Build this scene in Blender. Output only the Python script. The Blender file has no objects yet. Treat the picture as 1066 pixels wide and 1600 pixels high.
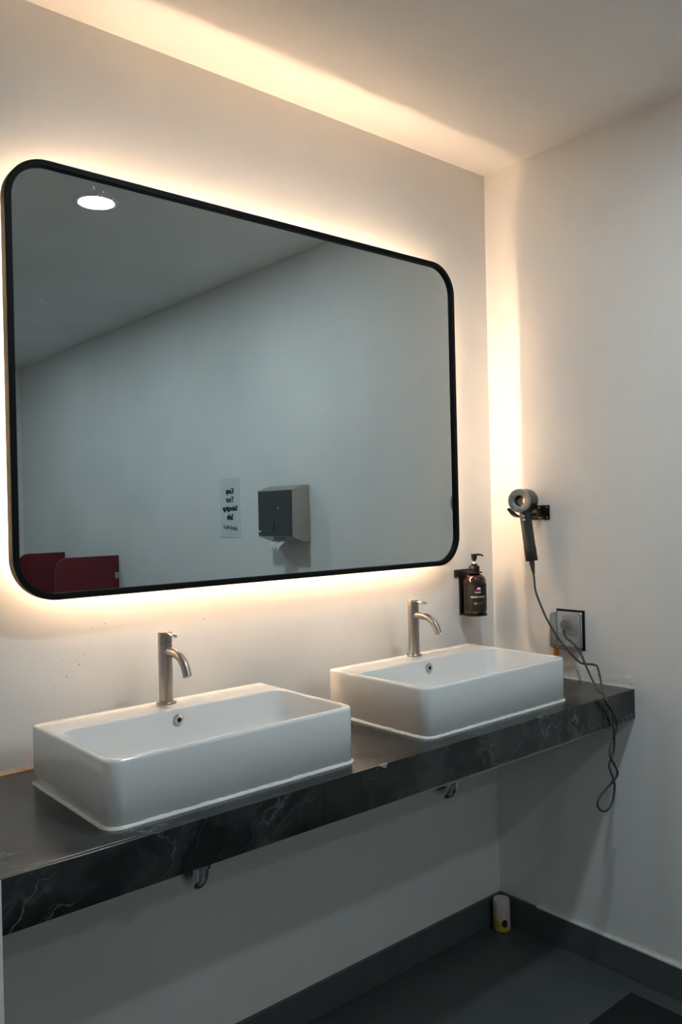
import bpy, bmesh, math, random
from mathutils import Vector, Matrix
random.seed(7)
PI = math.pi
scn = bpy.context.scene
COL = scn.collection

# ------------------------------------------------------------------ camera
cam_d = bpy.data.cameras.new('camera')
cam = bpy.data.objects.new('camera', cam_d); COL.objects.link(cam)
cam_d.sensor_fit = 'VERTICAL'; cam_d.sensor_height = 24.0
cam_d.lens = 24.0 * 1280.43 / 1600.0
cam_d.clip_start = 0.02
_r = Vector((0.75976927, -0.64978235, -0.02309878))
_u = Vector((0.01812118, -0.01435048, 0.99973281))
_f = Vector((0.64994021, 0.75998484, -0.00087177))
M = Matrix((( _r.x, _u.x, -_f.x), (_r.y, _u.y, -_f.y), (_r.z, _u.z, -_f.z))).to_4x4()
M.translation = Vector((-2.26700337, -1.84013318, 1.43555225))
cam.matrix_world = M
scn.camera = cam

# ------------------------------------------------------------------ light levels
LAMP_STRENGTH = 265.0          # cool ceiling downlights
LAMP_COLOR = (0.84, 1.0, 1.08)
LED_STRENGTH = 158.0            # warm strip behind the mirror
LED_COLOR = (1.0, 0.69, 0.45)
w = bpy.data.worlds.new('world'); scn.world = w; w.use_nodes = True
w.node_tree.nodes['Background'].inputs[0].default_value = (0.5, 0.55, 0.6, 1)
w.node_tree.nodes['Background'].inputs[1].default_value = 0.02
scn.view_settings.view_transform = 'Standard'
scn.view_settings.look = 'None'
scn.view_settings.gamma = 1.0
scn.view_settings.use_curve_mapping = False
scn.view_settings.exposure = 0.18
scn.cycles.use_denoising = True
scn.cycles.max_bounces = 10
scn.cycles.diffuse_bounces = 6
scn.cycles.glossy_bounces = 6
scn.cycles.transmission_bounces = 8
scn.cycles.sample_clamp_indirect = 20.0
scn.cycles.caustics_reflective = False
scn.cycles.caustics_refractive = False

ROOM_H = 2.597
ROOM_L = -3.1      # far left wall
ROOM_Y = -4.75     # end wall behind the camera
NIB_X = -1.8545    # left end of the worktop
HC = 0.88          # counter height
CD = -0.531        # counter front

# ------------------------------------------------------------------ materials
def new_mat(name):
    m = bpy.data.materials.new(name); m.use_nodes = True
    return m, m.node_tree, m.node_tree.nodes['Principled BSDF']

def simple(name, col, rough=0.5, metal=0.0, spec=0.5, coat=0.0, noise=0.0, nscale=20, bump=0.0, bscale=80):
    m, nt, b = new_mat(name)
    b.inputs['Base Color'].default_value = (*col, 1)
    b.inputs['Roughness'].default_value = rough
    b.inputs['Metallic'].default_value = metal
    b.inputs['Specular IOR Level'].default_value = spec
    b.inputs['Coat Weight'].default_value = coat
    tc = nt.nodes.new('ShaderNodeTexCoord')
    if noise > 0:
        n = nt.nodes.new('ShaderNodeTexNoise'); n.inputs['Scale'].default_value = nscale; n.inputs['Detail'].default_value = 4
        nt.links.new(tc.outputs['Object'], n.inputs['Vector'])
        r = nt.nodes.new('ShaderNodeMapRange')
        r.inputs['To Min'].default_value = 1 - noise; r.inputs['To Max'].default_value = 1 + noise
        nt.links.new(n.outputs['Fac'], r.inputs['Value'])
        mx = nt.nodes.new('ShaderNodeVectorMath'); mx.operation = 'SCALE'
        mx.inputs[0].default_value = col
        nt.links.new(r.outputs[0], mx.inputs['Scale'])
        nt.links.new(mx.outputs[0], b.inputs['Base Color'])
    if bump > 0:
        n = nt.nodes.new('ShaderNodeTexNoise'); n.inputs['Scale'].default_value = bscale; n.inputs['Detail'].default_value = 3
        nt.links.new(tc.outputs['Object'], n.inputs['Vector'])
        bp = nt.nodes.new('ShaderNodeBump'); bp.inputs['Strength'].default_value = bump; bp.inputs['Distance'].default_value = 0.002
        nt.links.new(n.outputs['Fac'], bp.inputs['Height']); nt.links.new(bp.outputs[0], b.inputs['Normal'])
    return m

def emit(name, col, s):
    m, nt, b = new_mat(name)
    b.inputs['Base Color'].default_value = (0.9, 0.9, 0.9, 1)
    b.inputs['Emission Color'].default_value = (*col, 1)
    b.inputs['Emission Strength'].default_value = s
    # a slight manufacturing unevenness keeps the surface procedural
    n = nt.nodes.new('ShaderNodeTexNoise'); n.inputs['Scale'].default_value = 5
    r = nt.nodes.new('ShaderNodeMapRange'); r.inputs['To Min'].default_value = s*0.95; r.inputs['To Max'].default_value = s*1.05
    nt.links.new(n.outputs['Fac'], r.inputs['Value']); nt.links.new(r.outputs[0], b.inputs['Emission Strength'])
    return m

def wall_paint(name, base=(0.83, 0.815, 0.79), spots=(), smears=()):
    """matt emulsion with faint roller relief, cloudy dirt; spots = (x,y,z,radius,colour) marks, smears = soft grey stains"""
    m, nt, b = new_mat(name)
    L = nt.links.new; N = nt.nodes.new
    tc = N('ShaderNodeTexCoord')
    n1 = N('ShaderNodeTexNoise'); n1.inputs['Scale'].default_value = 2.2; n1.inputs['Detail'].default_value = 5
    L(tc.outputs['Object'], n1.inputs['Vector'])
    r1 = N('ShaderNodeMapRange'); r1.inputs['From Min'].default_value = .3; r1.inputs['From Max'].default_value = .7
    r1.inputs['To Min'].default_value = .95; r1.inputs['To Max'].default_value = 1.03
    L(n1.outputs['Fac'], r1.inputs['Value'])
    sc = N('ShaderNodeVectorMath'); sc.operation = 'SCALE'; sc.inputs[0].default_value = base
    L(r1.outputs[0], sc.inputs['Scale'])
    cur = sc.outputs[0]
    def mark(cur, centre, rad, colr, amt, stretch=(1, 1, 1), soft=1.0):
        sub = N('ShaderNodeVectorMath'); sub.operation = 'SUBTRACT'; sub.inputs[1].default_value = centre
        L(tc.outputs['Object'], sub.inputs[0])
        ml = N('ShaderNodeVectorMath'); ml.operation = 'MULTIPLY'; ml.inputs[1].default_value = stretch
        L(sub.outputs[0], ml.inputs[0])
        ln = N('ShaderNodeVectorMath'); ln.operation = 'LENGTH'; L(ml.outputs[0], ln.inputs[0])
        mr = N('ShaderNodeMapRange'); mr.inputs['From Min'].default_value = rad; mr.inputs['From Max'].default_value = rad*(1-soft*.98)
        mr.inputs['To Min'].default_value = 0; mr.inputs['To Max'].default_value = amt
        mr.interpolation_type = 'SMOOTHSTEP'
        L(ln.outputs['Value'], mr.inputs['Value'])
        mx = N('ShaderNodeMix'); mx.data_type = 'RGBA'; L(mr.outputs[0], mx.inputs[0]); L(cur, mx.inputs[6])
        mx.inputs[7].default_value = (*colr, 1)
        return mx.outputs[2]
    for (c, rad, colr) in spots: cur = mark(cur, c, rad*.8, colr, .85, soft=.6)
    for (c, rad, colr, amt, st) in smears: cur = mark(cur, c, rad, colr, amt, st, 1.0)
    L(cur, b.inputs['Base Color'])
    b.inputs['Roughness'].default_value = .62
    b.inputs['Specular IOR Level'].default_value = .25
    n2 = N('ShaderNodeTexNoise'); n2.inputs['Scale'].default_value = 38; n2.inputs['Detail'].default_value = 4
    L(tc.outputs['Object'], n2.inputs['Vector'])
    mp = N('ShaderNodeMapping'); mp.inputs['Scale'].default_value = (3, 3, 14)
    L(tc.outputs['Object'], mp.inputs['Vector'])
    n3 = N('ShaderNodeTexNoise'); n3.inputs['Scale'].default_value = 1.0; n3.inputs['Detail'].default_value = 2
    L(mp.outputs[0], n3.inputs['Vector'])
    ad = N('ShaderNodeMath'); ad.operation = 'MULTIPLY_ADD'; ad.inputs[1].default_value = .25
    L(n2.outputs['Fac'], ad.inputs[0]); L(n3.outputs['Fac'], ad.inputs[2])
    bp = N('ShaderNodeBump'); bp.inputs['Strength'].default_value = .22; bp.inputs['Distance'].default_value = .0025
    L(ad.outputs[0], bp.inputs['Height']); L(bp.outputs[0], b.inputs['Normal'])
    return m

def marble(name):
    m, nt, b = new_mat(name)
    L = nt.links.new; N = nt.nodes.new
    tc = N('ShaderNodeTexCoord')
    mp = N('ShaderNodeMapping'); mp.inputs['Rotation'].default_value = (.5, .7, .4); L(tc.outputs['Object'], mp.inputs['Vector'])
    warp = N('ShaderNodeTexNoise'); warp.inputs['Scale'].default_value = 5; warp.inputs['Detail'].default_value = 5
    L(mp.outputs[0], warp.inputs['Vector'])
    sm = N('ShaderNodeVectorMath'); sm.operation = 'MULTIPLY_ADD'; sm.inputs[1].default_value = (.32, .32, .32)
    L(warp.outputs['Color'], sm.inputs[0]); L(mp.outputs[0], sm.inputs[2])
    def vein(scale, w0, amt, off):
        of = N('ShaderNodeVectorMath'); of.operation = 'ADD'; of.inputs[1].default_value = (off, off*2, -off); L(sm.outputs[0], of.inputs[0])
        n = N('ShaderNodeTexNoise'); n.inputs['Scale'].default_value = scale; n.inputs['Detail'].default_value = 2.5; n.inputs['Roughness'].default_value = .55
        L(of.outputs[0], n.inputs['Vector'])
        s = N('ShaderNodeMath'); s.operation = 'SUBTRACT'; s.inputs[1].default_value = .5; L(n.outputs['Fac'], s.inputs[0])
        a = N('ShaderNodeMath'); a.operation = 'ABSOLUTE'; L(s.outputs[0], a.inputs[0])
        r = N('ShaderNodeMapRange'); r.inputs['From Min'].default_value = 0; r.inputs['From Max'].default_value = w0
        r.inputs['To Min'].default_value = amt; r.inputs['To Max'].default_value = 0; r.interpolation_type = 'SMOOTHSTEP'
        L(a.outputs[0], r.inputs['Value'])
        return r.outputs[0]
    v1 = vein(4.5, .008, .42, 0); v2 = vein(9, .04, .11, 3.1); v3 = vein(2.4, .09, .09, 7.7)
    # veins come and go
    gate = N('ShaderNodeTexNoise'); gate.inputs['Scale'].default_value = 6.5; gate.inputs['Detail'].default_value = 3; L(mp.outputs[0], gate.inputs['Vector'])
    gr = N('ShaderNodeMapRange'); gr.inputs['From Min'].default_value = .42; gr.inputs['From Max'].default_value = .60; L(gate.outputs['Fac'], gr.inputs['Value'])
    a1 = N('ShaderNodeMath'); a1.operation = 'ADD'; L(v1, a1.inputs[0]); L(v2, a1.inputs[1])
    m1 = N('ShaderNodeMath'); m1.operation = 'MULTIPLY'; L(a1.outputs[0], m1.inputs[0]); L(gr.outputs[0], m1.inputs[1])
    a2 = N('ShaderNodeMath'); a2.operation = 'ADD'; a2.use_clamp = True; L(m1.outputs[0], a2.inputs[0]); L(v3, a2.inputs[1])
    cl = N('ShaderNodeTexNoise'); cl.inputs['Scale'].default_value = 14; cl.inputs['Detail'].default_value = 6; L(sm.outputs[0], cl.inputs['Vector'])
    cr = N('ShaderNodeValToRGB'); cr.color_ramp.elements[0].position = .35; cr.color_ramp.elements[1].position = .75
    cr.color_ramp.elements[0].color = (.0035, .0042, .0045, 1); cr.color_ramp.elements[1].color = (.022, .023, .023, 1)
    L(cl.outputs['Fac'], cr.inputs[0])
    mx = N('ShaderNodeMix'); mx.data_type = 'RGBA'; L(a2.outputs[0], mx.inputs[0]); L(cr.outputs[0], mx.inputs[6]); mx.inputs[7].default_value = (.26, .28, .27, 1)
    L(mx.outputs[2], b.inputs['Base Color'])
    b.inputs['Roughness'].default_value = .2
    b.inputs['Specular IOR Level'].default_value = .55
    return m

def brushed(name, col, rough, vertical=True):
    m, nt, b = new_mat(name)
    L = nt.links.new; N = nt.nodes.new
    b.inputs['Metallic'].default_value = 1; b.inputs['Base Color'].default_value = (*col, 1); b.inputs['Roughness'].default_value = rough
    tc = N('ShaderNodeTexCoord'); mp = N('ShaderNodeMapping')
    mp.inputs['Scale'].default_value = (30, 30, 90) if vertical else (90, 30, 30)
    L(tc.outputs['Object'], mp.inputs['Vector'])
    n = N('ShaderNodeTexNoise'); n.inputs['Scale'].default_value = 1; L(mp.outputs[0], n.inputs['Vector'])
    r = N('ShaderNodeMapRange'); r.inputs['To Min'].default_value = rough*.92; r.inputs['To Max'].default_value = rough*1.1
    L(n.outputs['Fac'], r.inputs['Value']); L(r.outputs[0], b.inputs['Roughness'])
    return m

def clear_plastic(name, col, ior=1.46, rough=.06, alpha_mix=.13):
    m = bpy.data.materials.new(name); m.use_nodes = True
    nt = m.node_tree; nt.nodes.clear(); L = nt.links.new; N = nt.nodes.new
    out = N('ShaderNodeOutputMaterial'); tr = N('ShaderNodeBsdfTransparent'); tr.inputs[0].default_value = (*col, 1)
    pb = N('ShaderNodeBsdfPrincipled'); pb.inputs['Base Color'].default_value = (.75, .77, .77, 1); pb.inputs['Roughness'].default_value = rough
    n = N('ShaderNodeTexNoise'); n.inputs['Scale'].default_value = 60; n.inputs['Detail'].default_value = 3
    mr = N('ShaderNodeMapRange'); mr.inputs['To Min'].default_value = alpha_mix*.7; mr.inputs['To Max'].default_value = alpha_mix*1.3
    L(n.outputs['Fac'], mr.inputs['Value'])
    fr = N('ShaderNodeFresnel'); fr.inputs[0].default_value = ior
    ad = N('ShaderNodeMath'); ad.operation = 'ADD'; ad.use_clamp = True; L(mr.outputs[0], ad.inputs[0]); L(fr.outputs[0], ad.inputs[1])
    mx = N('ShaderNodeMixShader'); L(ad.outputs[0], mx.inputs[0]); L(tr.outputs[0], mx.inputs[1]); L(pb.outputs[0], mx.inputs[2])
    L(mx.outputs[0], out.inputs[0])
    return m

dark = (.10, .09, .085); white = (.9, .89, .87)
sp = [((-1.501, 0, 1.095), .0028, dark), ((-1.532, 0, 1.072), .0026, dark), ((-1.540, 0, 1.110), .0016, dark), ((-1.51, 0, 1.106), .0018, dark),
      ((-1.490, 0, 1.116), .002, dark), ((-1.436, 0, 1.183), .0022, dark), ((-1.468, 0, 1.175), .002, dark), ((-1.168, 0, 1.166), .0026, dark),
      ((-1.076, 0, 1.172), .0028, white), ((-1.069, 0, 1.16), .0024, white), ((-1.063, 0, 1.144), .0022, white), ((-1.56, 0, 1.05), .002, dark),
      ((-.70, 0, 1.02), .002, dark)]
stain = (.42, .40, .37)
sm = [((-.80, 0, .915), .11, stain, .34, (1, 1, 1.3)), ((-1.66, 0, .90), .12, stain, .35, (1, 1, 1.8)), ((-1.35, 0, .99), .12, stain, .14, (1, 1, 1)),
      ((-.22, 0, .95), .16, stain, .15, (1, 1, 1)), ((-1.0, 0, .93), .22, stain, .14, (1, 1, 1.6)), ((-.55, 0, 1.03), .10, stain, .12, (1, 1, .8))]
M_wall_back = wall_paint('white_emulsion_stained', spots=sp, smears=sm)
M_wall_right = wall_paint('white_emulsion', spots=[((0, -.414, 1.391), .0022, dark), ((0, -.46, 1.55), .0016, dark)],
                          smears=[((0, -.62, .62), .22, stain, .12, (1, 3, .8)), ((0, -.60, .35), .3, stain, .12, (1, 5, .8))])
M_wall = wall_paint('white_emulsion_plain')
M_ceil = wall_paint('ceiling_emulsion', base=(.86, .845, .82))
M_floor = simple('dark_grey_floor_coating', (.075, .083, .083), rough=.42, noise=.28, nscale=5, bump=.15, bscale=60)
M_base = simple('dark_grey_skirting', (.085, .097, .098), rough=.5, noise=.2, nscale=8, bump=.2, bscale=50)
M_marble = marble('dark_veined_marble')
M_core = simple('cement_core', (.30, .30, .29), rough=.9, noise=.25, nscale=40, bump=.5)
M_ceramic = simple('white_glazed_ceramic', (.80, .81, .80), rough=.07, spec=.55, coat=.3, noise=.015, nscale=6)
M_caulk = simple('white_silicone', (.80, .79, .74), rough=.45, noise=.12, nscale=60, bump=.5, bscale=120)
M_grout = simple('stained_mortar', (.26, .20, .15), rough=.9, noise=.45, nscale=45, bump=.9, bscale=90)
M_plaster = simple('rough_white_plaster', (.68, .66, .62), rough=.9, noise=.2, nscale=50, bump=.9, bscale=110)
M_steel = brushed('brushed_stainless_steel', (.42, .385, .345), .30)
M_steel_smooth = simple('polished_steel', (.66, .64, .62), rough=.16, metal=1, noise=.05, nscale=30)
M_chrome = simple('chrome', (.62, .63, .64), rough=.09, metal=1, noise=.04, nscale=15)
M_hole = simple('black_hole', (.004, .004, .004), rough=.8, noise=.1)
M_frame = simple('satin_black_metal', (.005, .005, .006), rough=.5, spec=.12, noise=.2, nscale=60)
M_black = simple('black_plastic', (.008, .007, .007), rough=.32, spec=.3, noise=.2, nscale=40)
M_blackmatte = simple('black_powder_coat', (.006, .006, .006), rough=.5, spec=.25, noise=.2, nscale=40, bump=.2, bscale=300)
M_backing = simple('mirror_backing_board', (.86, .85, .83), rough=.7, noise=.1)
M_dispenser_front = simple('steel_front_dark_reflection', (.16, .17, .17), rough=.3, metal=.85, noise=.1, nscale=30)  # reflective steel; the dark reflection on the front is put into the base colour
M_dispenser = brushed('brushed_steel_case', (.50, .46, .42), .38, vertical=False)
M_paper = simple('white_paper', (.86, .87, .86), rough=.8, noise=.03, nscale=80)
M_film = simple('pale_sign_film', (.70, .74, .75), rough=.3, noise=.03, nscale=20)
M_ink = simple('black_ink', (.02, .02, .022), rough=.6, noise=.1)
M_red = simple('red_laminate', (.15, .008, .015), rough=.22, noise=.08, nscale=12)
M_lamp = emit('downlight_diffuser', LAMP_COLOR, LAMP_STRENGTH)
M_led = emit('warm_led_strip', LED_COLOR, LED_STRENGTH)
M_white_plastic = simple('white_plastic', (.80, .80, .79), rough=.35, noise=.03)
M_grey_metal = simple('grey_satin_shell', (.27, .30, .29), rough=.36, metal=.5, noise=.06, nscale=30)
M_dark_shell = simple('dark_grey_shell', (.030, .030, .030), rough=.33, spec=.5, noise=.12, nscale=30)
M_cuff = simple('black_rubber_cuff', (.016, .016, .017), rough=.5, noise=.2)
M_cord = simple('dark_grey_cord_rubber', (.05, .05, .046), rough=.48, noise=.15, nscale=60)
M_button = simple('light_grey_button', (.50, .50, .49), rough=.35, noise=.05)
M_copper = simple('dark_inner_ring', (.055, .028, .028), rough=.25, metal=.6, noise=.1)
M_orange = simple('orange_tag_plastic', (.78, .26, .04), rough=.35, noise=.08, nscale=50)
M_clear = clear_plastic('clear_splash_cover', (.93, .95, .94))
M_label = simple('black_label', (.006, .006, .006), rough=.5, spec=.3, noise=.1)
M_print_white = simple('white_print', (.80, .80, .79), rough=.5, noise=.03)
M_print_grey = simple('grey_print', (.32, .32, .32), rough=.5, noise=.03)
M_print_red = simple('red_print', (.30, .02, .03), rough=.5, noise=.03)
M_tin = simple('cream_can_paint', (.62, .52, .45), rough=.35, noise=.12, nscale=40)
M_tin_yellow = simple('yellow_can_print', (.60, .42, .03), rough=.4, noise=.25, nscale=30)
M_tin_top = simple('cream_plastic_cap', (.66, .58, .53), rough=.45, noise=.08)
M_rubber = simple('black_rubber_mat', (.008, .008, .009), rough=.8, noise=.3, nscale=80)
def mirror_mat():
    m, nt, b = new_mat('silvered_glass')
    b.inputs['Metallic'].default_value = 1; b.inputs['Roughness'].default_value = .0
    L = nt.links.new; N = nt.nodes.new
    tc = N('ShaderNodeTexCoord'); n = N('ShaderNodeTexNoise'); n.inputs['Scale'].default_value = 2
    L(tc.outputs['Object'], n.inputs['Vector'])
    mx = N('ShaderNodeMix'); mx.data_type = 'RGBA'; L(n.outputs['Fac'], mx.inputs[0])
    mx.inputs[6].default_value = (.60, .685, .70, 1); mx.inputs[7].default_value = (.63, .705, .72, 1)
    L(mx.outputs[2], b.inputs['Base Color'])
    return m
M_mirror = mirror_mat()
def amber():
    m, nt, b = new_mat('amber_bottle_plastic')
    b.inputs['Base Color'].default_value = (.026, .003, .002, 1); b.inputs['Roughness'].default_value = .12
    b.inputs['Transmission Weight'].default_value = .12; b.inputs['IOR'].default_value = 1.45; b.inputs['Coat Weight'].default_value = .5
    n = nt.nodes.new('ShaderNodeTexNoise'); n.inputs['Scale'].default_value = 15
    r = nt.nodes.new('ShaderNodeMapRange'); r.inputs['To Min'].default_value = .10; r.inputs['To Max'].default_value = .15
    nt.links.new(n.outputs['Fac'], r.inputs['Value']); nt.links.new(r.outputs[0], b.inputs['Roughness'])
    return m
M_amber = amber()

# ------------------------------------------------------------------ mesh helpers
def obj(name, bm, mat, parent=None, smooth=True, sharp=math.radians(38), label=None):
    bmesh.ops.recalc_face_normals(bm, faces=bm.faces[:])
    if smooth:
        for f in bm.faces: f.smooth = True
        for e in bm.edges:
            if len(e.link_faces) == 2 and e.calc_face_angle(0) > sharp: e.smooth = False
    me = bpy.data.meshes.new(name); bm.to_mesh(me); bm.free()
    me.materials.append(mat)
    o = bpy.data.objects.new(name, me); COL.objects.link(o)
    if parent is not None: o.parent = parent
    if label: o['label'] = label
    return o

def thing(name, label, cat, loc=(0, 0, 0), group=None, rotz=0):
    o = bpy.data.objects.new(name, None); COL.objects.link(o)
    o.empty_display_size = .05
    o.location = loc; o.rotation_euler = (0, 0, rotz); o['label'] = label; o['category'] = cat
    if group: o['group'] = group
    return o
def tag(o, label, cat, group=None):
    o['label'] = label; o['category'] = cat
    if group: o['group'] = group
    return o
def struct(name, bm, mat, smooth=False, label=None):
    o = obj(name, bm, mat, smooth=smooth); o['kind'] = 'structure'
    o['label'] = label or name.replace('_', ' ')
    return o

def box(bm, x0, x1, y0, y1, z0, z1, bev=0.0, seg=2):
    vs = [bm.verts.new((x, y, z)) for x in (x0, x1) for y in (y0, y1) for z in (z0, z1)]
    idx = [(0, 1, 3, 2), (4, 6, 7, 5), (0, 4, 5, 1), (2, 3, 7, 6), (0, 2, 6, 4), (1, 5, 7, 3)]
    fs = [bm.faces.new([vs[i] for i in f]) for f in idx]
    if bev > 0:
        es = list({e for f in fs for e in f.edges})
        bmesh.ops.bevel(bm, geom=es, offset=bev, segments=seg, affect='EDGES', profile=.5)
def boxbm(*a, **k):
    bm = bmesh.new(); box(bm, *a, **k); return bm

def loft(bm, loops, closed=True, cap0=True, cap1=True):
    vl = [[bm.verts.new(p) for p in lp] for lp in loops]
    n = len(vl[0])
    for a, b in zip(vl[:-1], vl[1:]):
        for i in range(n if closed else n-1):
            j = (i+1) % n
            bm.faces.new((a[i], a[j], b[j], b[i]))
    if cap0: bm.faces.new(vl[0][::-1])
    if cap1: bm.faces.new(vl[-1])
    return vl

def rrect(x0, x1, y0, y1, r, seg=8, z=None):
    """rounded rectangle; r = (r at x1y1, x0y1, x0y0, x1y0)"""
    if not isinstance(r, (tuple, list)): r = (r,)*4
    pts = []
    for (cx, cy, a0, rr) in ((x1-r[0], y1-r[0], 0, r[0]), (x0+r[1], y1-r[1], 90, r[1]), (x0+r[2], y0+r[2], 180, r[2]), (x1-r[3], y0+r[3], 270, r[3])):
        for k in range(seg+1):
            a = math.radians(a0 + 90*k/seg)
            pts.append((cx+rr*math.cos(a), cy+rr*math.sin(a)))
    return pts if z is None else [(p[0], p[1], z) for p in pts]

def lathe(bm, prof, seg=32, mat=None, cap0=True, cap1=True):
    """prof = [(r,z)]; optional matrix"""
    mat = mat or Matrix()
    loops = []
    for (r, z) in prof:
        loops.append([mat @ Vector((r*math.cos(2*PI*k/seg), r*math.sin(2*PI*k/seg), z)) for k in range(seg)])
    loft(bm, loops, cap0=cap0, cap1=cap1)
def lathebm(prof, seg=32, mat=None, **k):
    bm = bmesh.new(); lathe(bm, prof, seg, mat, **k); return bm

def catmull(pts, n=8):
    P = [Vector(p) for p in pts]; P = [P[0]*2-P[1]] + P + [P[-1]*2-P[-2]]
    out = []
    for i in range(1, len(P)-2):
        for k in range(n):
            t = k/n
            a, b, c, d = P[i-1], P[i], P[i+1], P[i+2]
            out.append(.5*((2*b)+(-a+c)*t+(2*a-5*b+4*c-d)*t*t+(-a+3*b-3*c+d)*t**3))
    out.append(P[-2]); return out

def tube(bm, path, rad, seg=12, cap=True):
    P = [Vector(p) for p in path]; n = len(P)
    rads = rad if isinstance(rad, (list, tuple)) else [rad]*n
    T = []
    for i in range(n):
        t = P[min(i+1, n-1)] - P[max(i-1, 0)]
        T.append(t.normalized())
    up = Vector((0, 0, 1)) if abs(T[0].z) < .9 else Vector((1, 0, 0))
    nrm = (up - T[0]*up.dot(T[0])).normalized()
    loops = []
    for i in range(n):
        nrm = (nrm - T[i]*nrm.dot(T[i])).normalized()
        bn = T[i].cross(nrm)
        loops.append([P[i] + (nrm*math.cos(2*PI*k/seg) + bn*math.sin(2*PI*k/seg))*rads[i] for k in range(seg)])
    loft(bm, loops, cap0=cap, cap1=cap)
def tubebm(path, rad, seg=12, **k):
    bm = bmesh.new(); tube(bm, path, rad, seg, **k); return bm

def axis_mat(origin, direction, up=Vector((0, 0, 1))):
    """matrix whose local z runs along direction"""
    z = Vector(direction).normalized(); x = Vector(up).cross(z).normalized(); y = z.cross(x)
    m = Matrix((x, y, z)).transposed().to_4x4(); m.translation = Vector(origin); return m

def text_mesh(txt, size, bold=0.0, align='CENTER', spacing=1.0):
    c = bpy.data.curves.new('lettering', 'FONT'); c.body = txt; c.size = size; c.offset = bold
    c.align_x = align; c.align_y = 'CENTER'; c.extrude = 0; c.resolution_u = 3; c.space_character = spacing
    o = bpy.data.objects.new('lettering_source', c); COL.objects.link(o)
    dg = bpy.context.evaluated_depsgraph_get(); dg.update()
    me = bpy.data.meshes.new_from_object(o.evaluated_get(dg))
    bpy.data.objects.remove(o); bpy.data.curves.remove(c)
    bm = bmesh.new(); bm.from_mesh(me); bpy.data.meshes.remove(me)
    return bm

# ------------------------------------------------------------------ the room
t = .12
struct('floor', boxbm(ROOM_L-t, t, ROOM_Y-t, t, -t, 0), M_floor)
struct('ceiling', boxbm(ROOM_L-t, t, ROOM_Y-t, t, ROOM_H, ROOM_H+t), M_ceil)
struct('wall_back', boxbm(ROOM_L-t, t, 0, t, 0, ROOM_H), M_wall_back, label='white painted wall behind the mirror')
struct('wall_right', boxbm(0, t, ROOM_Y, 0, 0, ROOM_H), M_wall_right, label='white painted wall on the right with the hair dryer')
struct('wall_left', boxbm(ROOM_L-t, ROOM_L, ROOM_Y, 0, 0, ROOM_H), M_wall)
struct('wall_front', boxbm(ROOM_L-t, t, ROOM_Y-t, ROOM_Y, 0, ROOM_H), M_wall, label='white end wall seen only in the mirror')

def skirting(name, x0, x1, y0, y1, label):
    bm = boxbm(x0, x1, y0, y1, 0, .0945, bev=.0015, seg=1)
    return struct(name, bm, M_base, label=label)
skirting('baseboard_back', ROOM_L, 0, -.0124, 0, 'dark grey skirting under the worktop')
skirting('baseboard_right', -.0124, 0, ROOM_Y, -.0124, 'dark grey skirting along the right wall')
# uneven ridge of white paint along the top of the right skirting
bm = bmesh.new(); loops = []
n = 70
for i in range(n+1):
    y = -.16 - i*(1.6/n); a = .0035 + .0018*random.random() + (.002 if i > 12 else 0)
    loops.append([(-.0002, y, .0940), (-.0118, y, .0940), (-.0118+.002*random.random(), y, .0945+a*.6), (-.003, y, .0945+a), (-.0002, y, .0945+a*1.9)])
loft(bm, loops)
struct('trim_1', bm, M_plaster, smooth=True, label='uneven ridge of white paint on top of the right skirting')

# ------------------------------------------------------------------ ceiling downlights (cool)
def downlight(label, x, y, mat=None):
    T = thing('ceiling_downlight', label, 'ceiling light', (x, y, ROOM_H), 'round ceiling downlights')
    obj('trim_ring', lathebm([(.062, 0), (.080, 0), (.080, -.003), (.076, -.006), (.066, -.007), (.062, -.004)], 40, cap0=False, cap1=False), M_white_plastic, T)
    b2 = lathebm([(.0635, -.001), (.0635, -.0035), (.058, -.0055), (.03, -.0065), (.0, -.0068)][:4], 40)
    obj('diffuser', b2, mat or M_lamp, T)
    return T
downlight('bright round ceiling downlight seen in the top left of the mirror', -.97, -1.155)
downlight('round ceiling downlight over the middle of the room, outside the picture', -.97, -2.37, emit('downlight_diffuser_dimmer', LAMP_COLOR, LAMP_STRENGTH*.62))
downlight('round ceiling downlight at the far end of the room, outside the picture', -.97, -3.59, emit('downlight_diffuser_dimmest', LAMP_COLOR, LAMP_STRENGTH*.52))

# ------------------------------------------------------------------ mirror
MX0, MX1, MZ0, MZ1 = -1.671, -.254, 1.256, 2.217
MR = .095
mir = thing('wall_mirror', 'large rounded rectangular wall mirror in thin black frame with warm backlight', 'mirror', ((MX0+MX1)/2, 0, (MZ0+MZ1)/2))
ox, oz = (MX0+MX1)/2, (MZ0+MZ1)/2
def mloop(inset, y, seg=12):
    return [(p[0]-ox, y, p[1]-oz) for p in rrect(MX0+inset, MX1-inset, MZ0+inset, MZ1-inset, max(MR-inset, .02), seg)]
bm = bmesh.new()
seq = [mloop(.016, -.047), mloop(.0, -.047), mloop(0, -.0735), mloop(.0015, -.075), mloop(.013, -.075), mloop(.0145, -.0735), mloop(.0145, -.066)]
loft(bm, seq + [seq[0]], cap0=False, cap1=False)
bmesh.ops.remove_doubles(bm, verts=bm.verts[:], dist=1e-5)
obj('frame', bm, M_frame, mir, label='thin black metal frame')
bm = bmesh.new(); loft(bm, [mloop(.0146, -.0662), mloop(.0146, -.062)])
obj('glass', bm, M_mirror, mir, smooth=False)
bm = bmesh.new(); loft(bm, [mloop(.012, -.0618), mloop(.012, -.0472)])
obj('backing_board', bm, M_backing, mir, smooth=False)
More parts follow.
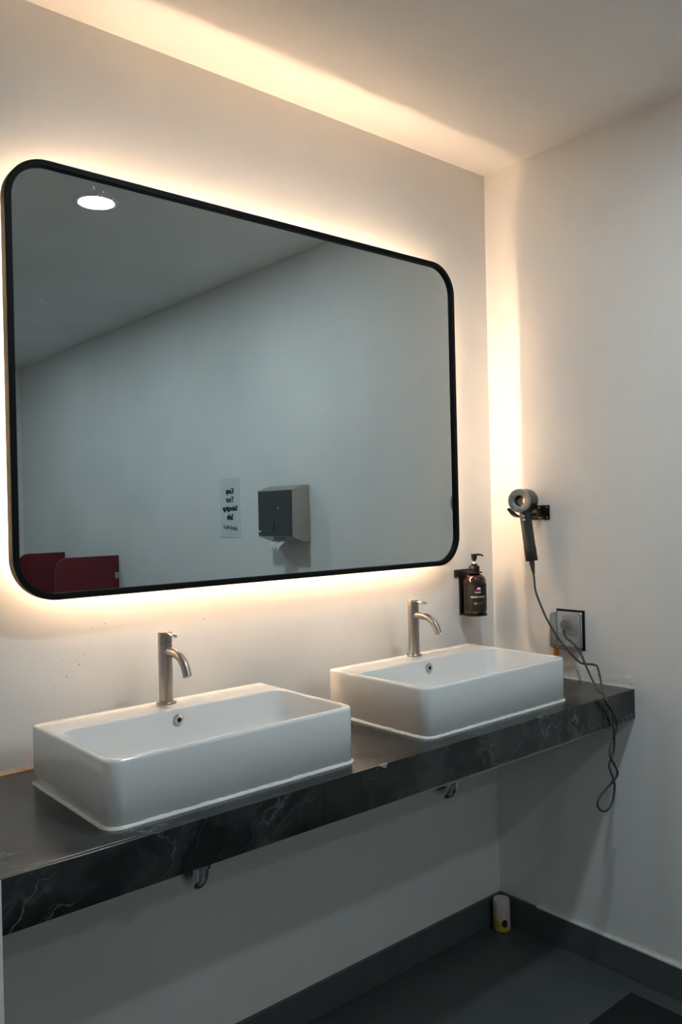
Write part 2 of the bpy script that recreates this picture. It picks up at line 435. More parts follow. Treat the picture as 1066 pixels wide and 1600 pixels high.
# dried water marks on the glass near the top left corner
bm = bmesh.new(); rr = random.Random(3)
for (cx0, cx1, cz0, cz1, n, sz) in ((-1.495, -1.405, 2.158, 2.196, 14, .0030), (-1.604, -1.578, 1.893, 1.924, 6, .0022), (-1.650, -1.647, 1.93, 1.94, 1, .0014)):
    for k in range(n):
        fx = rr.random(); px = cx0+(cx1-cx0)*fx; pz = cz1-(cz1-cz0)*fx*.7-(cz1-cz0)*.5*rr.random(); s_ = sz*(.5+rr.random())
        a0 = rr.random()*PI
        vs = [bm.verts.new((px-ox+s_*rr.uniform(.4, 1)*math.cos(a0+j*PI/3)*.7, -.06645, pz-oz+s_*rr.uniform(.4, 1)*math.sin(a0+j*PI/3))) for j in range(6)]
        bm.faces.new(vs)
wm = obj('water_mark', bm, simple('dried_water_mark', (.75, .80, .82), rough=.7, noise=.1), mir, smooth=False, label='dried white water marks on the glass'); wm['kind'] = 'stuff'
IN = .075   # the standoff box sits 75 mm inside the frame
bm = bmesh.new(); box(bm, MX0+IN+.0085-ox, MX1-IN-.0085-ox, -.0465, -.001, MZ0+IN+.0085-oz, MZ1-IN-.0085-oz)
obj('standoff_box', bm, M_backing, mir, smooth=False)
s0, s1 = -.0212, -.0188
G = .012
for (x0, x1, z0, z1) in ((MX0+IN+G, MX1-IN-G, MZ1-IN-.008, MZ1-IN), (MX0+IN+G, MX1-IN-G, MZ0+IN, MZ0+IN+.008),
                         (MX0+IN, MX0+IN+.008, MZ0+IN+G, MZ1-IN-G), (MX1-IN-.008, MX1-IN, MZ0+IN+G, MZ1-IN-G)):
    obj('led_strip', boxbm(x0-ox, x1-ox, s0, s1, z0-oz, z1-oz), M_led, mir, smooth=False, label='warm white light strip behind the frame')

# ------------------------------------------------------------------ worktop
wt = thing('marble_worktop', 'long dark veined marble washstand worktop with deep front edge', 'worktop', (-.93, -.26, .79))
OW = Vector((-.93, -.26, .79))
def lbox(*a, **k):
    b = boxbm(*a, **k); bmesh.ops.translate(b, vec=-OW, verts=b.verts[:]); return b
SEAM = -1.212
struct('trim_2', boxbm(NIB_X-.020, NIB_X, CD-.001, -.0130, .0, HC-.0005, bev=.001, seg=1), M_wall, label='white panel closing the left end of the worktop down to the floor')
obj('core', lbox(NIB_X+.001, -.001, CD+.012, -.001, .797, HC-.0125), M_core, wt, smooth=False)
for (x0, x1) in ((NIB_X+.0005, SEAM-.0004), (SEAM+.0004, -.0005)):
    obj('top_tile', lbox(x0, x1, CD+.0117, -.0005, HC-.012, HC, bev=.0002, seg=1), M_marble, wt, smooth=False)
    obj('front_tile', lbox(x0, x1, CD, CD+.0115, .792, HC, bev=.0002, seg=1), M_marble, wt, smooth=False)
# pale board edge showing under the front tiles, wider to the right of the middle
bm = bmesh.new(); loops = []
for i in range(41):
    x = NIB_X+.6 + (-.004-(NIB_X+.6))*i/40
    d = .006*min(1, i/14.0)*(.85+.3*random.random())*(1 if i < 26 else max(.35, 1-(i-26)/16)) + .0005
    loops.append([Vector((x, CD+.003, .7918))-OW, Vector((x, CD+.003, .7918-d))-OW, Vector((x, CD+.05, .7918-d))-OW, Vector((x, CD+.05, .7918))-OW])
loft(bm, loops); obj('under_board', bm, M_core, wt, smooth=False, label='pale board edge under the front tiles')
# small chip in the front arris
bm = bmesh.new()
vs = [Vector(p)-OW for p in ((-1.056, CD-.0006, .8802), (-1.030, CD-.0006, .8802), (-1.036, CD-.0006, .8705))]
vs2 = [v+Vector((0, .004, 0)) for v in vs]
loft(bm, [vs, vs2]); obj('chip', bm, M_core, wt, smooth=False, label='small pale chip in the front edge')

WALLS = {'back': bpy.data.objects['wall_back'], 'right': bpy.data.objects['wall_right']}
def wall_bead(axis, a0, a1, h0, h1, depth, mat, name, lab, steps=60, z=HC):
    bm = bmesh.new(); loops = []
    for i in range(steps+1):
        s = a0+(a1-a0)*i/steps; h = h0+(h1-h0)*i/steps
        h *= .75+.5*random.random(); d = depth*(.7+.6*random.random())
        if axis == 'x': q = [(s, -.0004, z), (s, -d, z), (s, -d*.7, z+h*.45), (s, -.0004, z+h)]
        else: q = [(-.0004, s, z), (-d, s, z), (-d*.7, s, z+h*.45), (-.0004, s, z+h)]
        loops.append([Vector(p) for p in q])
    loft(bm, loops); return obj(name, bm, mat, WALLS['back' if axis == 'x' else 'right'], smooth=True, label=lab)
wall_bead('x', NIB_X+.001, -.001, .008, .006, .006, M_grout, 'mortar_bead', 'stained brown mortar line along the wall')
wall_bead('y', -.008, -.30, .006, .008, .004, M_plaster, 'mortar_bead', 'white mortar line along the right wall')
wall_bead('y', -.28, -.529, .006, .013, .004, M_plaster, 'mortar_bead', 'rough white plaster patch at the right end', 36)
# thin raised skim patch above the right end
bm = bmesh.new(); top = []; bot = []
for i in range(26):
    y = -.285 - i*(.25/25); top.append((y, .914+.004*random.random()+.006*math.sin(i*.3))); bot.append(y)
loops = []
for (y, z) in top: loops.append([Vector(p) for p in ((-.0003, y, HC+.001), (-.0018, y, HC+.001), (-.0016, y, z-.003), (-.0003, y, z))])
loft(bm, loops); obj('skim_patch', bm, M_plaster, WALLS['right'], smooth=True, label='raised patch of white filler on the wall above the worktop end')

# ------------------------------------------------------------------ basins, faucets, traps
BW, BD, BH = .584, .371, .1236
def make_basin(label, x, y):
    T = thing('wash_basin', label, 'sink', (x, y, HC), 'rectangular countertop basins')   # origin: rear left bottom corner
    X0, X1, Y0, Y1 = 0, BW, -BD, 0
    ro = (.012, .012, .030, .030)
    def L(inset, z, r=ro): return rrect(X0+inset, X1-inset, Y0+inset, Y1-inset, tuple(max(q-inset, .004) for q in r), 8, z)
    def I(e, z, r): return rrect(X0+.013+e, X1-.013-e, Y0+.013+e, Y1-.100-e, r, 8, z)
    loops = [L(.002, 0), L(0, .002), L(0, BH-.007), L(.0008, BH-.0032), L(.003, BH-.0008), L(.0065, BH)]
    loops += [I(-.002, BH, .026), I(.0012, BH-.001, .028), I(.003, BH-.004, .030), I(.006, .070, .034), I(.012, .036, .040), I(.024, .024, .045), I(.05, .0185, .05), I(.09, .0165, .04)]
    cx, cy = BW/2, (-BD+.013-.100)/2
    n = len(loops[0])
    ref = loops[-1]
    ring = []
    for p in ref:
        v = Vector((p[0]-cx, p[1]-cy)); v.normalize()
        ring.append((cx+v.x*.024, cy+v.y*.024, .0145))
    loops.append(ring)
    bm = bmesh.new(); loft(bm, loops)
    obj('bowl', bm, M_ceramic, T, sharp=math.radians(60))
    # pop-up waste
    obj('drain', lathebm([(.030, .0145), (.031, .0165), (.027, .0185), (.024, .0185), (.022, .0205), (.012, .0225), (.004, .0228)], 28,
        Matrix.Translation((cx, cy, 0))), M_chrome, T)
    # overflow ring on the rear inner wall
    om = axis_mat((cx-.003, -.1052, BH-.0235), (0, -1, -.08))
    ov = obj('overflow_ring', lathebm([(.0052, .0), (.0052, .004), (.0075, .0052), (.0115, .0045), (.0125, .002), (.0125, -.001)], 28, om, cap0=False, cap1=False), M_chrome, T)
    obj('overflow_hole', lathebm([(.0056, .0), (.0056, .0012)], 20, om), M_hole, ov)
    # silicone bead around the foot
    bm = bmesh.new(); lp = []
    base = rrect(X0, X1, Y0, Y1, ro, 8)
    # subdivide for wobble
    dense = []
    for i in range(len(base)):
        a = Vector(base[i]); b = Vector(base[(i+1) % len(base)]); k = max(1, int((b-a).length/.012))
        for j in range(k): dense.append(a+(b-a)*j/k)
    m = len(dense); out = []
    for i in range(m):
        d = (dense[(i+1) % m]-dense[i-1]).normalized(); nn = Vector((d.y, -d.x))
        out.append((dense[i], nn, .0030+.0012*random.random(), .0055+.002*random.random()))
    A = [(p.x-nn.x*.001, p.y-nn.y*.001, .0003) for p, nn, w_, h_ in out]
    B = [(p.x+nn.x*w_, p.y+nn.y*w_, .0003) for p, nn, w_, h_ in out]
    C_ = [(p.x+nn.x*w_*.7, p.y+nn.y*w_*.7, h_*.55) for p, nn, w_, h_ in out]
    D_ = [(p.x-nn.x*.0003, p.y-nn.y*.0003, h_) for p, nn, w_, h_ in out]
    loft(bm, [A, B, C_, D_], cap0=False, cap1=False)
    obj('sealant_bead', bm, M_caulk, T, label='lumpy white silicone around the foot')
    return T
B1 = (-1.652, -.104); B2 = (-.839, -.100)
make_basin('white rectangular ceramic basin at the left, nearest the camera', *B1)
make_basin('white rectangular ceramic basin on the right, under the soap bottle', *B2)

def make_faucet(label, x, y):
    z = HC+BH
    T = thing('basin_faucet', label, 'faucet', (x, y, z), 'brushed steel basin faucets')
    obj('base_ring', lathebm([(.0225, .0003), (.0225, .003), (.021, .0052), (.0165, .006)], 36), M_steel, T)
    obj('body', lathebm([(.0162, .004), (.0162, .1365), (.0155, .1373)], 36), M_steel, T)
    obj('handle_cap', lathebm([(.0146, .1372), (.0146, .1385), (.0160, .1390), (.0162, .1400), (.0162, .1632), (.0155, .1642)], 36), M_steel, T)
    lv = obj('lever', tubebm([(0, -.012, .1595), (0, -.030, .1592), (0, -.052, .1585), (0, -.0535, .1585)], [.0032, .0032, .0032, .0022], 14), M_steel_smooth, T)
    # spout: short level run then a bend down into the bowl
    path = [(0, -.010, .1205), (0, -.030, .1205), (0, -.044, .1200)]
    r_b = .056; cy, cz = -.044, .1200-r_b
    for k in range(1, 11):
        a = math.radians(90 - 7.2*k)
        path.append((0, cy - r_b*math.cos(a), cz + r_b*math.sin(a)))
    e = Vector(path[-1]); d = (e-Vector(path[-2])).normalized(); path.append(tuple(e+d*.008))
    obj('spout', tubebm(path, .0100, 20), M_steel, T)
    ec = Vector(path[-1]); mm = axis_mat(ec-d*.001, d, Vector((1, 0, 0)))
    obj('aerator', lathebm([(.0098, 0), (.0098, .0016), (.0078, .0018), (.0074, .0005)], 20, mm), M_steel_smooth, T)
    return T
make_faucet('brushed steel faucet on the rear ledge of the left basin', -1.355, B1[1]-.036)
make_faucet('brushed steel faucet on the rear ledge of the right basin', -.532, B2[1]-.030)

def make_trap(label, x):
    T = thing('drain_trap', label, 'drain pipe', (x, -.29, .79), 'chrome drain traps under the worktop')
    R, cz = .034, -.121
    path = [(0, 0, .006), (0, 0, -.06), (0, 0, cz)]
    for k in range(1, 13):
        a = PI + PI*k/12
        path.append((0, R + R*math.cos(a), cz + R*math.sin(a)))
    path += [(0, 2*R, cz+.02), (0, 2*R+.003, cz+.045), (0, 2*R+.012, cz+.060), (0, 2*R+.03, cz+.066), (0, .15, cz+.068), (0, .2885, cz+.068)]
    obj('pipe', tubebm(path, .0175, 24), M_chrome, T)
    for z0 in (-.045, cz+.018):
        obj('slip_nut', lathebm([(.0176, z0-.012), (.0225, z0-.011), (.0235, z0), (.0225, z0+.011), (.0176, z0+.012)], 12, cap0=False, cap1=False), M_chrome, T)
    obj('slip_nut', lathebm([(.0176, -.012), (.0225, -.011), (.0235, 0), (.0225, .011), (.0176, .012)], 12, Matrix.Translation((0, 2*R, cz+.016)), cap0=False, cap1=False), M_chrome, T)
    obj('wall_flange', lathebm([(.0176, .010), (.026, .009), (.032, .002), (.033, 0)], 28, axis_mat((0, .2893, cz+.068), (0, -1, 0)), cap0=False, cap1=False), M_chrome, T)
make_trap('chrome drain trap below the left basin', -1.362)
make_trap('chrome drain trap below the right basin', -.555)

# ------------------------------------------------------------------ soap bottle and its holder
BX, BY, BZ = -.157, -.050, 1.0835
hd = thing('bottle_holder', 'black metal wall bracket holding the amber soap bottle', 'bottle holder', (BX, 0, BZ-.004))
def hb(*a, **k):
    b = boxbm(*a, **k); bmesh.ops.translate(b, vec=(-BX, 0, -(BZ-.004)), verts=b.verts[:]); return b
hz = 1.217
obj('wall_plate', hb(-.205, -.120, -.008, -.0004, hz-.011, hz+.014, bev=.003), M_blackmatte, hd)
obj('back_strip', hb(-.181, -.133, -.0055, -.0008, BZ-.006, hz, bev=.001), M_blackmatte, hd)
obj('neck_arm', hb(-.171, -.143, -.036, -.006, hz+.0035, hz+.0070, bev=.0008), M_blackmatte, hd)
obj('neck_ring', lathebm([(.0165, hz+.0030), (.0255, hz+.0030), (.0262, hz+.0045), (.0255, hz+.0065), (.0165, hz+.0065), (.0160, hz+.0045), (.0165, hz+.0030)], 36, Matrix.Translation((0, BY, -(BZ-.004))), cap0=False, cap1=False), M_blackmatte, hd)
obj('base_plate', lathebm([(.0380, -.0005), (.0405, 0), (.0410, .0018), (.0405, .0036), (.036, .0040)], 40, Matrix.Translation((0, BY+.002, 0))), M_blackmatte, hd)
for sx in (-.199, -.126):
    obj('screw', lathebm([(.0035, 0), (.0033, .0012), (.002, .0018)], 12, axis_mat((sx-BX, -.0078, hz+.0015-(BZ-.004)), (0, -1, 0))), M_black, hd)

bt = thing('soap_bottle', 'amber pump bottle of hand wash with black label on wall bracket', 'soap bottle', (BX, BY, BZ))
RB = .0378
obj('body', lathebm([(.030, .0), (.0345, .0015), (.0372, .0055), (RB, .012), (RB, .106), (.0372, .114), (.0345, .1215), (.0300, .1275), (.0235, .1315), (.0170, .1335), (.0150, .1355), (.0148, .1450)], 48), M_amber, bt)
# wrap-around label facing into the room
LA = math.radians(237)
lab_r = RB+.0004
bm = bmesh.new(); loops = []
for z in (.014, .102):
    loops.append([(lab_r*math.cos(LA+a), lab_r*math.sin(LA+a), z) for a in [math.radians(-88+176*k/36) for k in range(37)]])
loft(bm, loops, closed=False, cap0=False, cap1=False)
lab = obj('label_sheet', bm, M_label, bt)
def wrap(bm, zc, r=lab_r+.0005, dx=0):
    bmesh.ops.subdivide_edges(bm, edges=[e for e in bm.edges if e.calc_length() > .003], cuts=2)
    for v in bm.verts:
        a = LA + (v.co.x+dx)/r; z = zc+v.co.y
        v.co = Vector((r*math.cos(a), r*math.sin(a), z))
    return bm
obj('lettering', wrap(text_mesh('HAND WASH', .0082, bold=.0001), .0595), M_print_white, lab, smooth=False)
obj('lettering', wrap(text_mesh('mujani', .0080, bold=.0002), .0755, dx=-.0005), M_print_white, lab, smooth=False)
bm = bmesh.new()
pts = [(.0062*math.cos(a), .0062*math.sin(a)*1.05) for a in [math.radians(-25+230*k/16) for k in range(17)]]
bm.faces.new([bm.verts.new((p[0]+.0022, p[1], 0)) for p in pts]); bmesh.ops.triangulate(bm, faces=bm.faces[:])
obj('emblem', wrap(bm, .0855), M_print_white, lab, smooth=False)
bm = bmesh.new(); out = []; inn = []
for k in range(13):
    a = math.radians(170-150*k/12)
    out.append((.0105*math.cos(a)-.001, .0062*math.sin(a)*.8-.0018)); inn.append((.0105*math.cos(a)*.9-.001, .0035*math.sin(a)*.8-.0034))
vo = [bm.verts.new((*p, 0)) for p in out]; vi = [bm.verts.new((*p, 0)) for p in inn]
for k in range(12): bm.faces.new((vo[k], vo[k+1], vi[k+1], vi[k]))
obj('emblem', wrap(bm, .0815, r=lab_r+.0008), M_print_red, lab, smooth=False, label='dark red emblem stroke')
bm = bmesh.new(); vo = []; vi = []
for k in range(25):
    a = 2*PI*k/24; vo.append(bm.verts.new((.0042*math.cos(a)-.0095, .0042*math.sin(a), 0))); vi.append(bm.verts.new((.0024*math.cos(a)-.0095, .0024*math.sin(a), 0)))
for k in range(24): bm.faces.new((vo[k], vo[k+1], vi[k+1], vi[k]))
for k in range(9):
    x0 = -.004+k*.0021; q = [bm.verts.new((x, y, 0)) for x, y in ((x0, -.0005), (x0+.0015, -.0005), (x0+.0015, .0007), (x0, .0007))]; bm.faces.new(q)
obj('emblem', wrap(bm, .0385), M_print_grey, lab, smooth=False, label='grey ring symbol with a fine line of print')
obj('collar', lathebm([(.0172, .1390), (.0176, .1405), (.0176, .1585), (.0165, .1600), (.0110, .1605), (.0108, .1660), (.0095, .1668)], 32), M_black, bt)
obj('pump_stem', lathebm([(.0045, .1660), (.0045, .1760)], 16), M_white_plastic, bt, label='white pump stem')
hdm = obj('pump_head', lathebm([(.0058, .1755), (.0060, .1800), (.0095, .1830), (.0100, .1960), (.0108, .1985), (.0100, .2000)], 24), M_black, bt)
nd = Vector((.76, -.65, 0))
obj('nozzle', tubebm([nd*.004+Vector((0, 0, .1970)), nd*.014+Vector((0, 0, .1972)), nd*.024+Vector((0, 0, .1958)), nd*.031+Vector((0, 0, .1925))], [.0042, .0036, .0030, .0024], 12), M_black, hdm)

# ------------------------------------------------------------------ hair dryer on its wall bracket
hk = thing('dryer_bracket', 'black wall bracket with screws and curved hook carrying the hair dryer', 'wall bracket', (0, -.193, 1.416))
def kb(*a, **k):
    b = boxbm(*a, **k); bmesh.ops.translate(b, vec=(0, .193, -1.416), verts=b.verts[:]); return b
obj('wall_plate', kb(-.0055, -.0004, -.2445, -.143, 1.3925, 1.4405, bev=.0022), M_black, hk)
for yy in (-.237, -.207, -.165, -.150):
    for zz in (1.400, 1.433):
        obj('screw', lathebm([(.0034, 0), (.0032, .0012), (.0018, .0018)], 12, axis_mat((-.0054, yy+.193, zz-1.416), (-1, 0, 0))), M_steel_smooth, hk)
def strap(path, hw, th, name):
    """flat bar following path in the xz plane, width along y"""
    P = catmull(path, 6); bm = bmesh.new(); loops = []
    for i, p in enumerate(P):
        tt = (P[min(i+1, len(P)-1)]-P[max(i-1, 0)]).normalized(); nn = Vector((tt.z, 0, -tt.x))
        o = Vector((0, .193, -1.416))
        loops.append([p+o+nn*th+Vector((0, hw, 0)), p+o+nn*th-Vector((0, hw, 0)), p+o-nn*th-Vector((0, hw, 0)), p+o-nn*th+Vector((0, hw, 0))])
    loft(bm, loops); return obj(name, bm, M_black, hk)
strap([(-.004, -.160, 1.405), (-.03, -.159, 1.4035), (-.058, -.158, 1.4045), (-.078, -.157, 1.4120), (-.091, -.156, 1.4235), (-.099, -.155, 1.4310)], .0085, .0030, 'hook_arm')
strap([(-.004, -.222, 1.405), (-.025, -.221, 1.4040), (-.045, -.220, 1.4050), (-.055, -.219, 1.4100)], .0085, .0030, 'hook_arm')

hdr = thing('hair_dryer', 'grey ring-shaped hair dryer with dark handle hanging on the wall', 'hair dryer', (-.070, -.1905, 1.4561))
az = math.radians(14)
ax = Vector((math.cos(az), math.sin(az), .0))      # from the front face towards the wall
side = Vector((math.sin(az), -math.cos(az), 0))    # towards the right of the picture
HM = axis_mat((0, 0, 0), ax)
hl = .0385
obj('head_shell', lathebm([(.0320, hl-.002), (.0368, hl-.003), (.0388, hl-.008), (.0388, -hl+.007)], 48, HM, cap0=False, cap1=False), M_dark_shell, hdr)
obj('face_ring', lathebm([(.0388, -hl+.0068), (.0384, -hl+.003), (.0366, -hl+.0006), (.0340, -hl), (.0205, -hl+.0045), (.0178, -hl+.0070), (.0170, -hl+.010)], 48, HM, cap0=False, cap1=False), M_grey_metal, hdr, label='satin grey front ring')
obj('air_tunnel', lathebm([(.0172, -hl+.009), (.0160, -hl+.016), (.0160, hl-.006), (.0200, hl-.002), (.0325, hl-.002)], 40, HM, cap0=False, cap1=False), M_copper, hdr, label='dark open centre of the head')
hd_dir = (Vector((0, 0, -1))*math.cos(math.radians(7)) + side*math.sin(math.radians(7))).normalized()
HN = axis_mat(hd_dir*.030, hd_dir, ax)
obj('handle', lathebm([(.0170, 0), (.0180, .006), (.0188, .020), (.0190, .118)], 36, HN), M_dark_shell, hdr)
obj('handle_cuff', lathebm([(.0192, .1178), (.0196, .120), (.0198, .1655), (.0185, .1680), (.010, .1685)], 36, HN), M_cuff, hdr, label='black filter cuff at the handle end')
# buttons: two on the handle, two marks on the face ring
fwd = -ax
for d in (.024, .036):
    c = hd_dir*(.026+d) + (fwd*.93+side*.1).normalized()*.0186
    obj('button', lathebm([(.0040, 0), (.0038, .0018), (.0024, .0026)], 16, axis_mat(c, fwd)), M_button, hdr)
for dx in (-.0085, .010):
    c = -ax*(hl-.0012) + side*dx - Vector((0, 0, 1))*.0262
    obj('button', lathebm([(.0025, 0), (.0022, .0014)], 12, axis_mat(c, fwd)), M_button, hdr)
O = Vector((-.070, -.1905, 1.4561))
tip = hd_dir*.1975
obj('strain_relief', tubebm([tip, tip+hd_dir*.012, tip+hd_dir*.030, tip+hd_dir*.042+side*.001], [.0090, .0085, .0060, .0042], 16), M_cord, hdr)
start = O+tip+hd_dir*.040
S1 = [tuple(start), tuple(start+hd_dir*.020), (-.088, -.2430, 1.170), (-.086, -.2530, 1.1385), (-.083, -.2790, 1.0816), (-.079, -.3139, 1.0272), (-.074, -.3445, .9913), (-.068, -.3755, .9600),
      (-.062, -.3905, .9485), (-.058, -.4061, .9475), (-.060, -.4320, .9490), (-.064, -.4470, .9430), (-.088, -.4705, .9170), (-.140, -.5100, .8985), (-.176, -.5360, .8875)]
F = -.5415
S2 = [(-.184, F-.002, .878), (-.161, F-.004, .8515), (-.1317, F-.004, .8223), (-.1227, F-.002, .7928), (-.1307, F+.001, .7665), (-.1487, F+.003, .7424), (-.1599, F, .717), (-.1506, F-.003, .6966),
      (-.1314, F-.004, .6684), (-.1267, F-.002, .6511), (-.143, F+.003, .6358), (-.1806, F+.002, .6229), (-.2208, F, .6069), (-.229, F, .5886), (-.2093, F, .5691), (-.1831, F, .5629),
      (-.1557, F, .5763), (-.1444, F-.001, .6029), (-.1463, F-.004, .6366), (-.1551, F+.003, .67), (-.1577, F+.004, .689), (-.1397, F+.004, .7128), (-.1342, F+.001, .7396), (-.1418, F-.004, .7685), (-.147, F-.006, .7966), (-.147, F-.0075, .822), (-.1600, F-.010, .8465), (-.183, F-.0085, .8745)]
S3 = [(-.170, -.533, .8920), (-.145, -.4969, .8960), (-.085, -.4310, .9270), (-.058, -.3960, .9565), (-.045, -.3732, .9805), (-.040, -.3451, 1.0030), (-.038, -.3206, 1.0170), (-.038, -.3140, 1.0300), (-.038, -.3150, 1.0420)]
path = catmull([Vector(p)-O for p in S1+S2+S3], 7)
obj('cord', tubebm(path, .0033, 8), M_cord, hdr, label='long dark grey cord, twisted and looped below the worktop')
pc = Vector((-.030, -.3200, 1.0575))-O
pl = obj('plug', lathebm([(.0150, .0), (.0185, .004), (.0190, .018), (.0160, .026), (.0120, .030)], 28, axis_mat(pc+Vector((.010, 0, 0)), (-1, 0, 0))), simple('beige_plug', (.35, .27, .20), rough=.45, noise=.1), hdr, label='beige brown plug inside the socket cover')
obj('plug_neck', tubebm([pc+Vector((-.010, .004, -.006)), pc+Vector((-.009, .0055, -.014)), pc+Vector((-.0085, .006, -.022))], [.008, .0065, .0045], 12), M_cord, pl)

# ------------------------------------------------------------------ wall socket with clear cover
so = thing('wall_socket', 'wall socket with black backplate under a clear splash cover', 'socket', (0, -.312, 1.040))
def sb(*a, **k):
    b = boxbm(*a, **k); bmesh.ops.translate(b, vec=(0, .312, -1.040), verts=b.verts[:]); return b
obj('backplate', sb(-.004, -.0004, -.366, -.262, .977, 1.103, bev=.001), M_blackmatte, so, label='black square backplate')
obj('socket_plate', sb(-.0095, -.0042, -.358, -.268, .984, 1.096, bev=.002), M_white_plastic, so)
obj('socket_insert', sb(-.0115, -.0096, -.345, -.288, 1.020, 1.086, bev=.001), simple('grey_insert', (.45, .46, .46), rough=.4, noise=.05), so)
def cover_loop(e, x):
    return [Vector((x, p[0], p[1]))-Vector((0, -.312, 1.040)) for p in rrect(-.3590+e, -.2645-e, .9800+e, 1.0950-e, .010, 6)]
bm = bmesh.new(); loft(bm, [cover_loop(0, -.0098), cover_loop(.0008, -.046), cover_loop(.004, -.050), cover_loop(.012, -.0515)], cap0=False)
obj('splash_cover', bm, M_clear, so, label='clear plastic splash cover')
bm = bmesh.new(); a = cover_loop(-.0012, -.0100); b_ = cover_loop(.0030, -.0100); c_ = cover_loop(.0030, -.0130); d_ = cover_loop(-.0012, -.0130)
loft(bm, [a, b_, c_, d_, a], cap0=False, cap1=False); bmesh.ops.remove_doubles(bm, verts=bm.verts[:], dist=1e-6)
obj('cover_rim', bm, clear_plastic('cloudy_cover_rim', (.9, .92, .92), alpha_mix=.32), so)

tg = thing('orange_tag', 'small orange tag hanging by a wire loop under the socket cover', 'tag', (-.026, -.2735, .9795))
obj('tag_body', lathebm([(.0070, -.036), (.0086, -.032), (.0090, -.004), (.0082, .006), (.0055, .0100)], 20), M_orange, tg)
wp = [Vector((0, .0042*math.cos(a), .0120+.0110*math.sin(a))) for a in [math.radians(-60+300*k/16) for k in range(17)]]
obj('wire_loop', tubebm(wp, .0008, 8), M_steel_smooth, tg)

# ------------------------------------------------------------------ can in the corner
cn = thing('spray_can', 'small cream and yellow can standing in the dark floor corner', 'can', (-.058, -.052, 0))
obj('body', lathebm([(.0270, .0004), (.0290, .002), (.0290, .075), (.0280, .078)], 32), M_tin, cn)
obj('cap', lathebm([(.0284, .0775), (.0286, .097), (.0265, .1025), (.020, .1040), (.0185, .1020), (.010, .1020)], 32), M_tin_top, cn)
bm = bmesh.new(); ll = []
for k in range(29):
    a = math.radians(150+145*k/28); hgt = .030+.016*math.cos(k/28*PI)
    ll.append([(.0293*math.cos(a), .0293*math.sin(a), .003), (.0293*math.cos(a), .0293*math.sin(a), hgt)])
loft(bm, ll, closed=False, cap0=False, cap1=False); obj('print_band', bm, M_tin_yellow, cn, label='yellow band of print')
bm = bmesh.new(); ca = math.radians(238)
vs = []
for k in range(20):
    a = 2*PI*k/20; th = ca+.36*math.cos(a); z = .030+.0135*math.sin(a)
    vs.append(bm.verts.new((.0297*math.cos(th), .0297*math.sin(th), z)))
vc = bm.verts.new((.0297*math.cos(ca), .0297*math.sin(ca), .030))
for k in range(20): bm.faces.new((vs[k], vs[(k+1) % 20], vc))
obj('print_oval', bm, simple('brown_print', (.03, .018, .02), rough=.4, noise=.2), cn, label='dark oval on the print')

# ------------------------------------------------------------------ floor mat
bm = boxbm(-.687, -.087, -1.0, -.548, 0.0005, .009, bev=.002)
mt = obj('floor_mat', bm, M_rubber); tag(mt, 'black rubber mat on the floor in front of the worktop', 'floor mat')

# ------------------------------------------------------------------ things on the right wall seen in the mirror
dp = thing('towel_dispenser', 'steel paper towel dispenser on the wall, seen in the mirror', 'towel dispenser', (0, -1.286, 1.305))
prof = [(-.0006, 0), (-.034, .0), (-.098, .024), (-.098, .232), (-.037, .252), (-.0006, .252)]
bm = bmesh.new(); hw = .129
loft(bm, [[Vector((x, -hw, z)) for x, z in prof], [Vector((x, hw, z)) for x, z in prof]])
obj('case', bm, M_dispenser, dp, smooth=False)
bm = boxbm(-.1005, -.0982, -hw+.002, hw-.002, .026, .230, bev=.001)
fc = obj('front_door', bm, M_dispenser_front, dp, smooth=False, label='reflective steel front door, dark reflection put into its colour')
obj('sight_slot', boxbm(-.1010, -.1006, -.008, -.003, .050, .090), M_hole, fc, smooth=False)
obj('lock', lathebm([(.006, 0), (.005, .0012)], 14, axis_mat((-.1005, .03, .150), (-1, 0, 0))), M_chrome, fc)
obj('sticker', boxbm(-.1009, -.1006, -.126, -.106, .044, .050), M_print_white, fc, smooth=False)
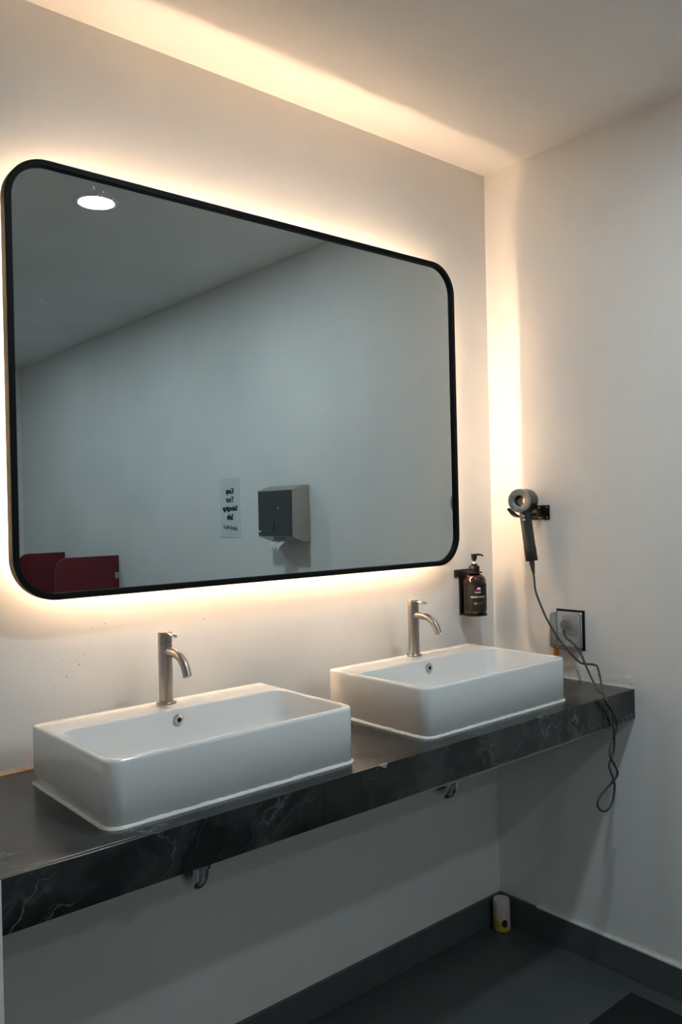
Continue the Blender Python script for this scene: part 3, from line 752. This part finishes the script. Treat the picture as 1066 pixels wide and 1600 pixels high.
# paper towel tongue
bm = bmesh.new(); loops = []
W = [(-.066, .052, .016), (-.082, .050, -.004), (-.100, .044, -.020), (-.108, .036, -.036)]
for i, (x, h, z) in enumerate(W):
    row = []
    for k in range(9):
        s = -1+2*k/8; row.append((x+.006*math.cos(s*2.2)*i*.4, s*h-.003, z+(.006*abs(math.sin(s*3.0))*i)-(0 if i < 3 else .004*s)))
    loops.append(row)
loft(bm, loops, closed=False, cap0=False, cap1=False)
bmesh.ops.solidify(bm, geom=bm.faces[:], thickness=.0006)
pt = obj('paper_towel', bm, M_paper, None); pt.location = (0, -1.286, 1.305)
tag(pt, 'white folded paper towel sticking out under the dispenser', 'paper towel')

sg = thing('wall_sign', 'pale sheet sign reading Keep Your Belongings Safe, seen in the mirror', 'sign', (0, -1.8035, 1.4665))
obj('sheet', boxbm(-.0016, -.0004, -.0905, .0905, -.1495, .1495), M_film, sg, smooth=False)
def on_right_wall(bm, zc, yc=0.0, tilt=0.0, sx=1.0):
    # text x axis runs towards -y so that it reads correctly from inside the room
    for v in bm.verts:
        x, z = v.co.x*sx, v.co.y
        x, z = x*math.cos(tilt)-z*math.sin(tilt), x*math.sin(tilt)+z*math.cos(tilt)
        v.co = Vector((-.0020, yc-x, zc+z))
    return bm
for txt, z, s in (('Keep', .083, .038), ('Your', .040, .038), ('Belongings', -.004, .034), ('Safe', -.048, .038)):
    obj('lettering', on_right_wall(text_mesh(txt, s, bold=.0022), z, sx=.92), M_ink, sg, smooth=False)
obj('lettering', on_right_wall(text_mesh('GRAND MALLS', .024, bold=.0012), -.102, tilt=.10, sx=.80), simple('grey_ink', (.10, .11, .12), rough=.6, noise=.1), sg, smooth=False)

def partition(label, y, L_):
    z0, z1, R = .45, 1.194, .075
    T = thing('urinal_partition', label, 'partition', (0, y, z0), 'red urinal partitions')
    pr = [(-.0006, 0), (-L_+R, 0)]
    for k in range(9): a = math.radians(270-90*k/8); pr.append((-L_+R+R*math.cos(a), R+R*math.sin(a)))
    for k in range(9): a = math.radians(180-90*k/8); pr.append((-L_+R+R*math.cos(a), z1-z0-R+R*math.sin(a)))
    pr.append((-.0006, z1-z0))
    bm = bmesh.new()
    loft(bm, [[Vector((x, -.006, z)) for x, z in pr], [Vector((x, .006, z)) for x, z in pr]])
    obj('panel', bm, M_red, T, smooth=False)
    for zz in (.10, .62):
        obj('bracket', boxbm(-.028, -.0005, .0062, .0085, zz-.02, zz+.02, bev=.001), M_chrome, T)
partition('red rounded partition panel seen in the mirror, the nearer one', -3.096, .402)
partition('red rounded partition panel seen in the mirror, the farther one behind', -3.950, .330)
